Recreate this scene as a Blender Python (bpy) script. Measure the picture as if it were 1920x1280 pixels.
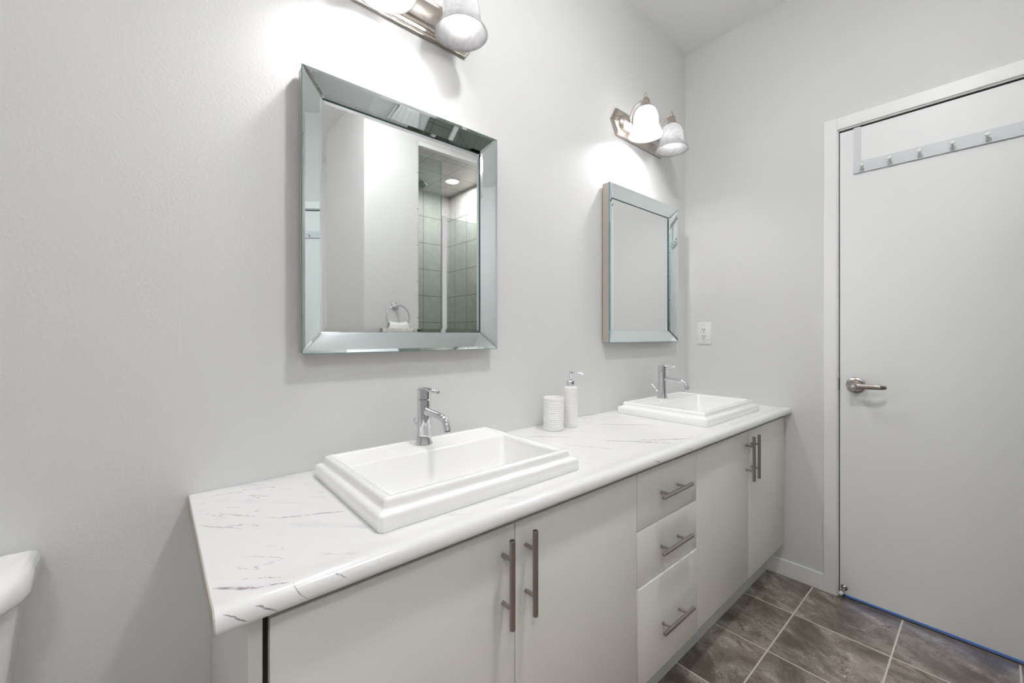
import bpy, bmesh, math, random
from mathutils import Vector, Matrix

# ------------------------------------------------------------------ clear
for o in list(bpy.data.objects):
    bpy.data.objects.remove(o, do_unlink=True)
sc = bpy.context.scene
COL = sc.collection
PI = math.pi
R = math.radians

# ------------------------------------------------------------------ camera
YAW = R(49.27317)
cam_d = bpy.data.cameras.new('camera')
cam = bpy.data.objects.new('camera', cam_d)
COL.objects.link(cam)
cam.location = (0.0, -1.139, 1.1482)
cam.rotation_euler = (R(90), 0, YAW - R(90))
cam_d.sensor_width = 36.0
cam_d.lens = 776.18 / 1920 * 36.0
cam_d.shift_x = 0.0
cam_d.shift_y = -12.887 / 1920
cam_d.clip_start = 0.01
sc.camera = cam

# ------------------------------------------------------------------ world (evening daylight outside the room)
w = bpy.data.worlds.new('world')
sc.world = w
w.use_nodes = True
bg = w.node_tree.nodes['Background']
bg.inputs['Color'].default_value = (0.09, 0.26, 0.80, 1)
bg.inputs['Strength'].default_value = 2.2

# ------------------------------------------------------------------ exposure and light powers
sc.view_settings.view_transform = 'Standard'
sc.view_settings.look = 'None'
sc.view_settings.gamma = 1.0
sc.view_settings.use_curve_mapping = False
sc.view_settings.exposure = 2.0
CEILING_LAMP = 49.0      # emission of the flush ceiling lamps
BULB = 85.0              # emission of the sconce bulbs
SHOWER_LAMP = 44.0
FILL_DOME = 9.5  # emission of the added fill dome, out of view
sc.cycles.diffuse_bounces = 8
sc.cycles.max_bounces = 16
sc.cycles.transparent_max_bounces = 16
sc.cycles.caustics_reflective = False

XE = 2.278       # wall with the door
YF = -1.56       # wall facing the vanity
ZC = 2.736       # ceiling
XL = -1.55       # far left wall
YR = -3.0        # rear wall

# ================================================================== materials
def srgb(r, g, b):
    def f(c):
        c /= 255.0
        return c / 12.92 if c <= 0.04045 else ((c + 0.055) / 1.055) ** 2.4
    return (f(r), f(g), f(b), 1)

class NT:
    """tiny node helper"""
    def __init__(s, tree): s.t = tree
    def n(s, kind, **kw):
        nd = s.t.nodes.new(kind)
        for k, v in kw.items(): setattr(nd, k, v)
        return nd
    def link(s, a, b): s.t.links.new(a, b)
    def put(s, sock, v):
        if hasattr(v, 'is_output') or isinstance(v, bpy.types.NodeSocket): s.t.links.new(v, sock)
        else: sock.default_value = v
    def m(s, op, a, b=None, c=None, clamp=False):
        nd = s.n('ShaderNodeMath', operation=op); nd.use_clamp = clamp
        s.put(nd.inputs[0], a)
        if b is not None: s.put(nd.inputs[1], b)
        if c is not None: s.put(nd.inputs[2], c)
        return nd.outputs[0]
    def vm(s, op, a, b=None):
        nd = s.n('ShaderNodeVectorMath', operation=op)
        s.put(nd.inputs[0], a)
        if b is not None: s.put(nd.inputs[1], b)
        return nd.outputs['Value'] if op in ('DOT_PRODUCT', 'LENGTH') else nd.outputs[0]
    def scale(s, a, f):
        nd = s.n('ShaderNodeVectorMath', operation='SCALE')
        s.put(nd.inputs[0], a); s.put(nd.inputs['Scale'], f)
        return nd.outputs[0]
    def mix(s, f, a, b):
        nd = s.n('ShaderNodeMix', data_type='RGBA')
        s.put(nd.inputs[0], f); s.put(nd.inputs[6], a); s.put(nd.inputs[7], b)
        return nd.outputs[2]
    def noise(s, vec, scale, detail=4, rough=0.5, dist=0.0, color=False):
        nd = s.n('ShaderNodeTexNoise')
        if vec is not None: s.link(vec, nd.inputs['Vector'])
        nd.inputs['Scale'].default_value = scale
        nd.inputs['Detail'].default_value = detail
        nd.inputs['Roughness'].default_value = rough
        nd.inputs['Distortion'].default_value = dist
        return nd.outputs['Color' if color else 'Fac']
    def smooth(s, x, lo, hi):
        nd = s.n('ShaderNodeMapRange', interpolation_type='SMOOTHSTEP')
        s.put(nd.inputs[0], x); s.put(nd.inputs[1], lo); s.put(nd.inputs[2], hi)
        return nd.outputs[0]
    def pos(s): return s.n('ShaderNodeNewGeometry').outputs['Position']
    def bump(s, h, strength, dist=0.01):
        nd = s.n('ShaderNodeBump')
        nd.inputs['Strength'].default_value = strength
        nd.inputs['Distance'].default_value = dist
        s.link(h, nd.inputs['Height'])
        return nd.outputs[0]

def mat(name, color=(0.8, 0.8, 0.8, 1), rough=0.5, metal=0.0, spec=0.5, coat=0.0):
    m = bpy.data.materials.new(name); m.use_nodes = True
    p = m.node_tree.nodes['Principled BSDF']
    p.inputs['Base Color'].default_value = color
    p.inputs['Roughness'].default_value = rough
    p.inputs['Metallic'].default_value = metal
    p.inputs['Specular IOR Level'].default_value = spec
    p.inputs['Coat Weight'].default_value = coat
    p.inputs['Coat Roughness'].default_value = 0.05
    return m, NT(m.node_tree), p

def paint(name, col, rough, bump=0.15, scale=260.0, spec=0.3):
    m, t, p = mat(name, col, rough, 0, spec)
    n = t.noise(t.pos(), scale, 3, 0.55)
    v = t.noise(t.pos(), 2.3, 2, 0.5)
    c2 = tuple(x * 0.965 for x in col[:3]) + (1,)
    t.link(t.mix(v, col, c2), p.inputs['Base Color'])
    t.link(t.bump(n, bump, 0.002), p.inputs['Normal'])
    return m

def metal(name, col, rough, aniso=0.0, grain=None):
    m, t, p = mat(name, col, rough, 1.0)
    p.inputs['Anisotropic'].default_value = aniso
    if grain:
        n = t.noise(t.pos(), grain, 3, 0.6)
        t.link(t.smooth(n, 0.2, 0.8), p.inputs['Roughness'])
        nd = t.n('ShaderNodeMapRange')
        t.link(n, nd.inputs[0]); nd.inputs[3].default_value = rough - 0.05; nd.inputs[4].default_value = rough + 0.06
        t.link(nd.outputs[0], p.inputs['Roughness'])
    return m

M = {}
M['wall'] = paint('wall_paint', (0.708, 0.711, 0.711, 1), 0.55, 0.20, 150.0)
M['ceiling'] = paint('ceiling_paint', (0.93, 0.93, 0.935, 1), 0.8, 0.10)
M['trim'] = paint('trim_paint', (0.86, 0.865, 0.86, 1), 0.35, 0.05, 60)
M['door'] = paint('door_paint', (0.86, 0.87, 0.875, 1), 0.38, 0.06, 90)
M['rack'] = mat('rack_enamel', (0.66, 0.69, 0.715, 1), 0.3)[0]
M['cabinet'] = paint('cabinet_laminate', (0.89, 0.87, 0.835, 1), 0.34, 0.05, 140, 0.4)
M['carcass'] = paint('carcass_gap_shade', (0.16, 0.145, 0.13, 1), 0.6, 0.05, 100)  # dark colour paints shade into the gaps between doors and drawers
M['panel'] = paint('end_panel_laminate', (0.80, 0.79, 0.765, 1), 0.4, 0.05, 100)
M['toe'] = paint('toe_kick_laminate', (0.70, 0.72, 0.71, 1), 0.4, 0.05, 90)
M['edge'] = mat('counter_core', (0.50, 0.44, 0.40, 1), 0.7)[0]
M['porcelain'] = mat('porcelain', (0.91, 0.91, 0.905, 1), 0.10, 0, 0.5, 0.6)[0]
M['ceramic'] = mat('ribbed_ceramic', (0.84, 0.835, 0.825, 1), 0.45)[0]
M['chrome'] = metal('chrome', (0.72, 0.73, 0.745, 1), 0.025)
M['nickel'] = metal('brushed_nickel', (0.56, 0.51, 0.46, 1), 0.28, 0.4, 400)
M['bar_nickel'] = metal('bar_handle_nickel', (0.42, 0.385, 0.35, 1), 0.30, 0.4, 400)
M['satin'] = metal('satin_nickel', (0.48, 0.445, 0.41, 1), 0.24, 0.0, 300)
M['mirror'] = metal('mirror_silver', (0.90, 0.925, 0.915, 1), 0.0)
M['mirror_strip'] = metal('mirror_strip_silver', (0.82, 0.90, 0.905, 1), 0.004)
M['mirror_edge'] = mat('mirror_glass_edge', (0.10, 0.30, 0.32, 1), 0.1)[0]
M['champagne'] = mat('champagne_frame_side', (0.50, 0.44, 0.40, 1), 0.42, 0.25)[0]
M['black'] = mat('dark_slot', (0.01, 0.01, 0.01, 1), 0.6)[0]
M['plastic'] = mat('white_plastic', (0.82, 0.82, 0.81, 1), 0.3)[0]
M['rubber'] = mat('white_rubber', (0.85, 0.84, 0.82, 1), 0.5)[0]
M['threshold'] = mat('dark_threshold', (0.035, 0.022, 0.016, 1), 0.4)[0]
M['hall'] = paint('hall_floor_paint', (0.55, 0.6, 0.66, 1), 0.5)
M['thread'] = mat('white_lint', (0.8, 0.78, 0.74, 1), 0.9)[0]

def towel_mat():
    m, t, p = mat('terry_towel', (0.86, 0.86, 0.85, 1), 0.9)
    n = t.noise(t.pos(), 420, 2, 0.6)
    t.link(t.bump(n, 0.6, 0.003), p.inputs['Normal'])
    return m
M['towel'] = towel_mat()

def emit(name, col, strength):
    m = bpy.data.materials.new(name); m.use_nodes = True
    t = m.node_tree; t.nodes.clear()
    e = t.nodes.new('ShaderNodeEmission'); o = t.nodes.new('ShaderNodeOutputMaterial')
    e.inputs['Color'].default_value = col; e.inputs['Strength'].default_value = strength
    t.links.new(e.outputs[0], o.inputs['Surface'])
    return m
M['bulb'] = emit('lit_bulb', (1.0, 0.985, 0.965, 1), BULB)
M['frosted'] = emit('dimly_lit_bulb', (1.0, 0.985, 0.965, 1), BULB * 0.03)
M['lamp'] = emit('lit_ceiling_lens', (1.0, 0.995, 0.985, 1), CEILING_LAMP)
M['dome'] = emit('lit_fill_dome_lens', (1.0, 0.995, 0.985, 1), FILL_DOME)
M['shower_lamp'] = emit('lit_shower_lens', (1.0, 0.98, 0.95, 1), SHOWER_LAMP)

def alabaster():
    m = bpy.data.materials.new('alabaster_glass'); m.use_nodes = True
    t = NT(m.node_tree); m.node_tree.nodes.clear()
    out = t.n('ShaderNodeOutputMaterial')
    n = t.noise(t.pos(), 26, 4, 0.6, 1.6)
    f = t.smooth(n, 0.38, 0.68)
    col = t.mix(f, (0.90, 0.90, 0.90, 1), (0.76, 0.76, 0.78, 1))
    d = t.n('ShaderNodeBsdfDiffuse'); t.link(col, d.inputs['Color'])
    tr = t.n('ShaderNodeBsdfTranslucent'); t.link(col, tr.inputs['Color'])
    g = t.n('ShaderNodeBsdfGlossy'); g.inputs['Roughness'].default_value = 0.08
    a = t.n('ShaderNodeMixShader'); a.inputs[0].default_value = 0.60
    t.link(d.outputs[0], a.inputs[1]); t.link(tr.outputs[0], a.inputs[2])
    fr = t.n('ShaderNodeFresnel'); fr.inputs['IOR'].default_value = 1.4
    b = t.n('ShaderNodeMixShader'); t.link(fr.outputs[0], b.inputs[0])
    t.link(a.outputs[0], b.inputs[1]); t.link(g.outputs[0], b.inputs[2])
    t.link(b.outputs[0], out.inputs['Surface'])
    return m
M['alabaster'] = alabaster()

def pane_mat():
    m = bpy.data.materials.new('green_shower_glass'); m.use_nodes = True
    t = NT(m.node_tree); m.node_tree.nodes.clear()
    out = t.n('ShaderNodeOutputMaterial')
    tr = t.n('ShaderNodeBsdfTransparent'); tr.inputs['Color'].default_value = (0.87, 0.92, 0.895, 1)
    g = t.n('ShaderNodeBsdfGlossy'); g.inputs['Roughness'].default_value = 0.01
    fr = t.n('ShaderNodeFresnel'); fr.inputs['IOR'].default_value = 1.35
    b = t.n('ShaderNodeMixShader'); t.link(fr.outputs[0], b.inputs[0])
    t.link(tr.outputs[0], b.inputs[1]); t.link(g.outputs[0], b.inputs[2])
    t.link(b.outputs[0], out.inputs['Surface'])
    return m
M['pane'] = pane_mat()

def grid_mask(t, u, v, su, sv, ou, ov, g):
    """grout mask (1 on grout) and cell ids"""
    a = t.m('DIVIDE', t.m('SUBTRACT', u, ou), su)
    b = t.m('DIVIDE', t.m('SUBTRACT', v, ov), sv)
    fa, fb = t.m('FRACT', a), t.m('FRACT', b)
    da = t.m('MULTIPLY', t.m('MINIMUM', fa, t.m('SUBTRACT', 1.0, fa)), su)
    db = t.m('MULTIPLY', t.m('MINIMUM', fb, t.m('SUBTRACT', 1.0, fb)), sv)
    d = t.m('MINIMUM', da, db)
    mask = t.m('SUBTRACT', 1.0, t.smooth(d, g * 0.42, g * 0.62))
    return mask, t.m('FLOOR', a), t.m('FLOOR', b)

def floor_mat():
    m, t, p = mat('slate_floor_tile', (0.1, 0.1, 0.1, 1), 0.4)
    pos = t.pos()
    sx = t.n('ShaderNodeSeparateXYZ'); t.link(pos, sx.inputs[0])
    mask, ia, ib = grid_mask(t, sx.outputs[0], sx.outputs[1], 0.302, 0.2985, 1.6845, -0.6040, 0.0052)
    cid = t.n('ShaderNodeCombineXYZ'); t.link(ia, cid.inputs[0]); t.link(ib, cid.inputs[1])
    wn = t.n('ShaderNodeTexWhiteNoise', noise_dimensions='3D'); t.link(cid.outputs[0], wn.inputs[0])
    off = t.scale(wn.outputs['Color'], 7.0)
    q = t.vm('ADD', pos, off)
    rot = t.n('ShaderNodeCombineXYZ')
    t.link(t.m('MULTIPLY', t.vm('DOT_PRODUCT', q, (0.40, 0.917, 0)), 1.0), rot.inputs[0])
    t.link(t.m('MULTIPLY', t.vm('DOT_PRODUCT', q, (0.917, -0.40, 0)), 1.6), rot.inputs[1])
    big = t.noise(rot.outputs[0], 4.6, 8, 0.64, 0.5)
    mid = t.noise(rot.outputs[0], 13, 9, 0.76, 0.7)
    fine = t.noise(q, 230, 5, 0.78)
    c = t.mix(t.smooth(big, 0.36, 0.62), srgb(104, 94, 84), srgb(164, 154, 144))
    lm = t.m('MULTIPLY', t.smooth(mid, 0.50, 0.66), t.smooth(big, 0.44, 0.58))
    lm2 = t.m('MULTIPLY', lm, t.m('ADD', 0.35, t.m('MULTIPLY', t.smooth(fine, 0.40, 0.58), 0.65)))
    c = t.mix(t.m('MULTIPLY', lm2, 0.85), c, srgb(226, 218, 210))
    c = t.mix(t.m('MULTIPLY', t.smooth(mid, 0.46, 0.34), 0.55), c, srgb(90, 79, 69))
    # dark ragged cracks
    rid = t.m('ABSOLUTE', t.m('SUBTRACT', t.noise(rot.outputs[0], 5.0, 8, 0.66, 0.5), 0.5))
    crack = t.m('MULTIPLY', t.m('SUBTRACT', 1.0, t.smooth(rid, 0.002, 0.011)), t.smooth(big, 0.44, 0.54))
    c = t.mix(t.m('MULTIPLY', crack, 0.75), c, srgb(58, 51, 46))
    c = t.mix(t.m('MULTIPLY', t.smooth(fine, 0.56, 0.72), 0.55), c, srgb(216, 208, 200))
    c = t.mix(t.m('MULTIPLY', t.smooth(fine, 0.44, 0.28), 0.55), c, srgb(76, 66, 58))
    c = t.mix(mask, c, srgb(222, 214, 202))
    t.link(c, p.inputs['Base Color'])
    h = t.m('SUBTRACT', t.m('MULTIPLY', t.m('ADD', mid, t.m('MULTIPLY', fine, 0.3)), 0.5), t.m('MULTIPLY', mask, 0.6))
    t.link(t.bump(h, 0.35, 0.004), p.inputs['Normal'])
    t.link(t.mix(mask, (0.38, 0.38, 0.38, 1), (0.8, 0.8, 0.8, 1)), p.inputs['Roughness'])
    return m
M['floor'] = floor_mat()
def nozzle_mat():
    m, t, p = mat('shower_nozzles', (0.10, 0.12, 0.12, 1), 0.4)
    v = t.n('ShaderNodeTexVoronoi'); v.inputs['Scale'].default_value = 75
    t.link(t.pos(), v.inputs['Vector'])
    t.link(t.mix(t.smooth(v.outputs['Distance'], 0.22, 0.34), (0.55, 0.57, 0.57, 1), (0.06, 0.075, 0.075, 1)), p.inputs['Base Color'])
    return m
M['nozzles'] = nozzle_mat()

def shower_tile(name, ax_u, ax_v, su, sv, ou, ov, base, grout, g=0.004):
    m, t, p = mat(name, base, 0.25)
    pos = t.pos()
    sx = t.n('ShaderNodeSeparateXYZ'); t.link(pos, sx.inputs[0])
    mask, ia, ib = grid_mask(t, sx.outputs[ax_u], sx.outputs[ax_v], su, sv, ou, ov, g)
    n = t.noise(pos, 14, 6, 0.65, 0.5)
    c2 = tuple(x * 0.86 for x in base[:3]) + (1,)
    c = t.mix(mask, t.mix(t.smooth(n, 0.3, 0.7), base, c2), grout)
    t.link(c, p.inputs['Base Color'])
    return m
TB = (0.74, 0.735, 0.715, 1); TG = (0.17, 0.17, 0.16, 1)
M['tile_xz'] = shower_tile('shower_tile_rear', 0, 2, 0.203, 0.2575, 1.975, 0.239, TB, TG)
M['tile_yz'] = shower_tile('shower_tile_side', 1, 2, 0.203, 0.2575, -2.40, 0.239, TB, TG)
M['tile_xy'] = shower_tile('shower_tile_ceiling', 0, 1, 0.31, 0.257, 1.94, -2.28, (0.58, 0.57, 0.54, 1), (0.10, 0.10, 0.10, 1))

def marble():
    m, t, p = mat('marble_laminate', (0.86, 0.86, 0.86, 1), 0.22, 0, 0.5)
    pos = t.pos()
    # shared wobble
    wob = t.vm('SUBTRACT', t.noise(pos, 22, 4, 0.6, color=True), (0.5, 0.5, 0.5))
    wob2 = t.vm('SUBTRACT', t.noise(pos, 90, 3, 0.6, color=True), (0.5, 0.5, 0.5))
    q = t.vm('ADD', t.vm('ADD', pos, t.scale(wob, 0.016)), t.scale(wob2, 0.005))
    brk = t.smooth(t.noise(pos, 60, 3, 0.6), 0.36, 0.56)
    patch = t.noise(pos, 3.0, 2, 0.5)
    U = Vector((0.758, -0.652, 0.0)); W = Vector((0.652, 0.758, 0.30))
    # veil of soft grey streaks
    cu, cv = t.vm('DOT_PRODUCT', q, tuple(U)), t.vm('DOT_PRODUCT', q, tuple(W))
    cmb = t.n('ShaderNodeCombineXYZ')
    t.link(t.m('MULTIPLY', cu, 2.2), cmb.inputs[0]); t.link(t.m('MULTIPLY', cv, 15.0), cmb.inputs[1])
    st = t.noise(cmb.outputs[0], 1.6, 5, 0.6, 0.3)
    base = t.mix(t.m('MULTIPLY', t.smooth(st, 0.54, 0.75), t.m('MULTIPLY', t.smooth(patch, 0.40, 0.60), 0.75)), (0.80, 0.80, 0.80, 1), (0.58, 0.58, 0.60, 1))
    # hair veins
    cmb2 = t.n('ShaderNodeCombineXYZ')
    t.link(t.m('MULTIPLY', cu, 2.6), cmb2.inputs[0]); t.link(t.m('MULTIPLY', cv, 13.0), cmb2.inputs[1])
    hn = t.m('ABSOLUTE', t.m('SUBTRACT', t.noise(cmb2.outputs[0], 1.3, 3, 0.55, 0.2), 0.5))
    hair = t.m('MULTIPLY', t.m('SUBTRACT', 1.0, t.smooth(hn, 0.0, 0.010)), t.smooth(t.noise(pos, 7.0, 3, 0.6), 0.50, 0.62))
    base = t.mix(t.m('MULTIPLY', t.m('MULTIPLY', hair, brk), 0.62), base, (0.30, 0.28, 0.31, 1))
    # the single veins that show in the slab: (x0,y0, x1,y1, half width, strength, purple)
    veins = [(.0697, -.131, .1854, -.2645, .0016, .55, .2), (.175, -.256, .2866, -.3046, .0022, .75, .2),
             (.0592, -.193, .1111, -.2546, .0018, .5, .2), (.0595, -.440, .1060, -.480, .0038, .7, .8),
             (.0950, -.474, .1397, -.4987, .0022, .7, 1), (.0922, -.4412, .1408, -.4745, .0013, .6, 1),
             (.960, -.095, 1.0812, -.2113, .0026, .8, 0), (1.2892, -.1247, 1.4604, -.2971, .0045, .60, 0),
             (1.1151, -.2969, 1.2609, -.4754, .0036, .80, 0), (1.20, -.37, 1.34, -.47, .0035, .65, 0),
             (1.3043, -.4414, 1.3746, -.4926, .0026, .6, 0), (.9846, -.2545, 1.0539, -.3867, .003, .5, 0),
             (.138, -.3834, .1557, -.390, .0012, .4, 1), (.10, -.225, .17, -.292, .0014, .4, .2)]
    veins3 = [((.1004, -.512, .7972), (.1284, -.516, .778), .0024, .85), ((.1388, -.500, .8035), (.1617, -.516, .780), .0014, .7),
              ((.198, -.510, .798), (.2153, -.514, .790), .0018, .9), ((.0648, -.510, .797), (.0921, -.516, .7805), .0022, .85),
              ((1.0677, -.512, .7936), (1.10, -.516, .779), .0022, .8), ((.6633, -.514, .7805), (.68, -.514, .779), .002, .6),
              ((1.2546, -.512, .7967), (1.30, -.516, .780), .0022, .5), ((1.4638, -.508, .802), (1.49, -.516, .784), .002, .5)]
    segs = [((a, b, .8), (c, d, .8), wd, s, pu, 0) for a, b, c, d, wd, s, pu in veins] + [(a, b, wd * 0.55, s * 0.85, .25, 1) for a, b, wd, s in veins3]
    sy = t.n('ShaderNodeSeparateXYZ'); t.link(pos, sy.inputs[0])
    onface = t.smooth(sy.outputs[1], -0.500, -0.508)
    for A, B, wd, s, pu, edge in segs:
        A, B = Vector(A), Vector(B)
        if edge: A.y = B.y = 0.0
        L = (B - A).length; d = (B - A) / L
        rel = t.vm('SUBTRACT', q, tuple(A))
        if edge: rel = t.vm('MULTIPLY', rel, (1, 0, 1))
        uu = t.m('DIVIDE', t.vm('DOT_PRODUCT', rel, tuple(d)), L)
        # perpendicular distance = |rel - d*(rel.d)|
        proj = t.n('ShaderNodeVectorMath', operation='PROJECT'); t.link(rel, proj.inputs[0]); proj.inputs[1].default_value = tuple(d)
        dist = t.vm('LENGTH', t.vm('SUBTRACT', rel, proj.outputs[0]))
        win = t.m('MULTIPLY', t.m('MULTIPLY', uu, t.m('SUBTRACT', 1.0, uu)), 4.0, clamp=True)
        ww = t.m('MULTIPLY', t.m('SQRT', win), wd * 1.25)
        k = t.m('SUBTRACT', 1.0, t.smooth(t.m('DIVIDE', dist, t.m('ADD', ww, 1e-5)), 0.35, 1.0))
        k = t.m('MULTIPLY', k, t.m('MULTIPLY', t.m('ADD', t.m('MULTIPLY', brk, 0.55), 0.45), min(1, s * 1.15)))
        if edge: k = t.m('MULTIPLY', k, onface)
        col = (0.20 + 0.02 * pu, 0.19 - 0.05 * pu, 0.22 - 0.05 * pu, 1)
        base = t.mix(k, base, col)
        # soft halo
        if edge: continue
        k2 = t.m('MULTIPLY', t.m('SUBTRACT', 1.0, t.smooth(t.m('DIVIDE', dist, t.m('ADD', ww, 1e-5)), 0.5, 5.0)), 0.10 * s)
        base = t.mix(k2, base, (0.42, 0.38, 0.42, 1))
    t.link(base, p.inputs['Base Color'])
    return m
M['marble'] = marble()

# ================================================================== object helpers
def world_origin(o):
    v = Vector((0, 0, 0))
    while o is not None:
        v += o.location; o = o.parent
    return v

def obj(name, bm, m, parent=None, smooth=None, kind=None):
    me = bpy.data.meshes.new(name)
    if parent is not None:
        bmesh.ops.translate(bm, verts=bm.verts, vec=-world_origin(parent))
    bmesh.ops.recalc_face_normals(bm, faces=bm.faces)
    bm.to_mesh(me); bm.free()
    ms = m if isinstance(m, (list, tuple)) else [m]
    for x in ms: me.materials.append(x)
    if smooth is not None:
        for p in me.polygons: p.use_smooth = True
        me.set_sharp_from_angle(angle=R(smooth))
    o = bpy.data.objects.new(name, me); COL.objects.link(o)
    if parent is not None: o.parent = parent
    if kind: o['kind'] = kind
    return o

def struct(name, bm, m, parent=None, smooth=None):
    o = obj(name, bm, m, parent, smooth)
    if parent is None: o['kind'] = 'structure'
    return o

def tag(o, label, cat, group=None):
    o['label'] = label; o['category'] = cat
    if group: o['group'] = group
    return o

def thing(name, loc, label, cat, group=None):
    o = bpy.data.objects.new(name, None); COL.objects.link(o)
    o.location = loc; o.empty_display_size = 0.05
    return tag(o, label, cat, group)

def kids(o): return [c for c in bpy.data.objects if c.parent == o]

def dup(root, delta, label):
    def rec(o, parent):
        c = o.copy(); COL.objects.link(c); c.parent = parent
        for k in kids(o):
            if k is not c: rec(k, c)
        return c
    r = rec(root, None)
    r.location = root.location + Vector(delta)
    r['label'] = label
    return r

def B(): return bmesh.new()

def box(bm, x0, x1, y0, y1, z0, z1, bev=0.0, seg=2, mi=0):
    vs = [bm.verts.new((x, y, z)) for x in (x0, x1) for y in (y0, y1) for z in (z0, z1)]
    idx = [(0, 1, 3, 2), (4, 6, 7, 5), (0, 4, 5, 1), (2, 3, 7, 6), (0, 2, 6, 4), (1, 5, 7, 3)]
    fs = [bm.faces.new([vs[i] for i in f]) for f in idx]
    for f in fs: f.material_index = mi
    if bev > 0:
        es = list({e for f in fs for e in f.edges})
        bmesh.ops.bevel(bm, geom=es, offset=bev, segments=seg, affect='EDGES', profile=0.5)
    return bm

def frame_axes(d):
    d = d.normalized()
    up = Vector((0, 0, 1)) if abs(d.z) < 0.9 else Vector((1, 0, 0))
    a = d.cross(up).normalized(); b = a.cross(d).normalized()
    return a, b

def tube(bm, pts, rad, n=16, cap=True, sq=1.0, mi=0):
    """round tube through pts; rad a number or a list"""
    pts = [Vector(p) for p in pts]
    rads = rad if isinstance(rad, (list, tuple)) else [rad] * len(pts)
    rings = []; a = None
    for i, p in enumerate(pts):
        if i == 0: d = pts[1] - p
        elif i == len(pts) - 1: d = p - pts[i - 1]
        else: d = (pts[i + 1] - p).normalized() + (p - pts[i - 1]).normalized()
        d.normalize()
        if a is None: a, b = frame_axes(d)
        else:
            a = (a - d * a.dot(d)).normalized(); b = a.cross(d).normalized()
        rings.append([bm.verts.new(p + (a * math.cos(2 * PI * k / n) + b * math.sin(2 * PI * k / n) * sq) * rads[i]) for k in range(n)])
    for r0, r1 in zip(rings, rings[1:]):
        for k in range(n):
            f = bm.faces.new((r0[k], r0[(k + 1) % n], r1[(k + 1) % n], r1[k])); f.material_index = mi
    if cap:
        for r in (rings[0], rings[-1]):
            f = bm.faces.new(r); f.material_index = mi
    return bm

def lathe(bm, c, prof, n=32, axis='z', mi=0, cap0=True, cap1=True):
    """prof: list of (r, h) along +axis from centre c"""
    c = Vector(c); rings = []
    for r, h in prof:
        ring = []
        for k in range(n):
            ca, sa = math.cos(2 * PI * k / n) * r, math.sin(2 * PI * k / n) * r
            v = {'z': (ca, sa, h), '-x': (-h, ca, sa), '-y': (ca, -h, sa), 'x': (h, ca, sa)}[axis]
            ring.append(bm.verts.new(c + Vector(v)))
        rings.append(ring)
    for r0, r1 in zip(rings, rings[1:]):
        for k in range(n):
            f = bm.faces.new((r0[k], r0[(k + 1) % n], r1[(k + 1) % n], r1[k])); f.material_index = mi
    if cap0: bm.faces.new(rings[0]).material_index = mi
    if cap1: bm.faces.new(rings[-1]).material_index = mi
    return bm

def loft(bm, loops, cap0=True, cap1=True, mi=0):
    rs = [[bm.verts.new(p) for p in l] for l in loops]
    n = len(rs[0])
    for a, b in zip(rs, rs[1:]):
        for k in range(n):
            bm.faces.new((a[k], a[(k + 1) % n], b[(k + 1) % n], b[k])).material_index = mi
    if cap0: bm.faces.new(rs[0]).material_index = mi
    if cap1: bm.faces.new(rs[-1]).material_index = mi
    return bm

def rrect(x0, x1, y0, y1, z, r, n=6):
    pts = []
    for cx, cy, a0 in ((x1 - r, y1 - r, 0), (x0 + r, y1 - r, 90), (x0 + r, y0 + r, 180), (x1 - r, y0 + r, 270)):
        for k in range(n + 1):
            a = R(a0 + 90 * k / n)
            pts.append(Vector((cx + r * math.cos(a), cy + r * math.sin(a), z)))
    return pts

def bez(p0, p1, p2, p3, n=10):
    p0, p1, p2, p3 = map(Vector, (p0, p1, p2, p3))
    return [p0 * (1 - s) ** 3 + p1 * 3 * s * (1 - s) ** 2 + p2 * 3 * s * s * (1 - s) + p3 * s ** 3 for s in [i / n for i in range(n + 1)]]

# ================================================================== the room
T = 0.10
struct('floor', box(B(), XL - T, XE, YR - T, T, -0.08, 0.0), M['floor'])
struct('ceiling', box(B(), XL - T, XE + T, YR - T, T, ZC, ZC + 0.08), M['ceiling'])
struct('wall_back', box(B(), XL - T, XE + T, 0.0, T, 0.0, ZC), M['wall'])
struct('wall_left', box(B(), XL - T, XL, YR, 0.0, 0.0, ZC), M['wall'])
struct('wall_rear', box(B(), XL - T, XE + T, YR - T, YR, 0.0, ZC), M['wall'])
DY0, DY1, DZ = -0.6925, -1.4625, 2.0425     # door opening
b = B()
box(b, XE, XE + T, DY0, 0.0, 0, ZC); box(b, XE, XE + T, YF - 0.02, DY1, 0, ZC); box(b, XE, XE + T, DY1, DY0, DZ + 0.003, ZC)
box(b, XE, XE + T, YR, YF - 0.02, 0, ZC)
struct('wall_right', b, M['wall'])
BX0, BX1 = 1.027, 1.417                        # wall block with the towel ring
b = B()
box(b, BX0, BX1 - 0.012, YR, YF, 0, ZC)
box(b, BX1 - 0.012, XE, YF - 0.035, YF, 2.522, ZC)            # header over the shower
box(b, BX1 - 0.012, XE, YR, -2.522, 0, ZC)
struct('wall_front', b, M['wall'])
# tiled shower
SB = -2.51
struct('wall_shower', box(B(), BX1, XE - 0.012, SB - 0.012, SB, 0.0, 2.542), M['tile_xz'])
b = B(); box(b, BX1 - 0.012, BX1, SB - 0.012, YF - 0.001, 0, 2.52); box(b, XE - 0.012, XE, SB - 0.012, YF - 0.02, 0, 2.52)
struct('wall_shower_side', b, M['tile_yz'])
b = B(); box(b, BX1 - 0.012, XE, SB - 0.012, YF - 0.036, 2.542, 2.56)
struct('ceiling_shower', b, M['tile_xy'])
# header soffit trim
struct('trim_2', box(B(), BX1, XE - 0.012, YF - 0.034, YF + 0.004, 2.495, 2.522), M['trim'])

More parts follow.
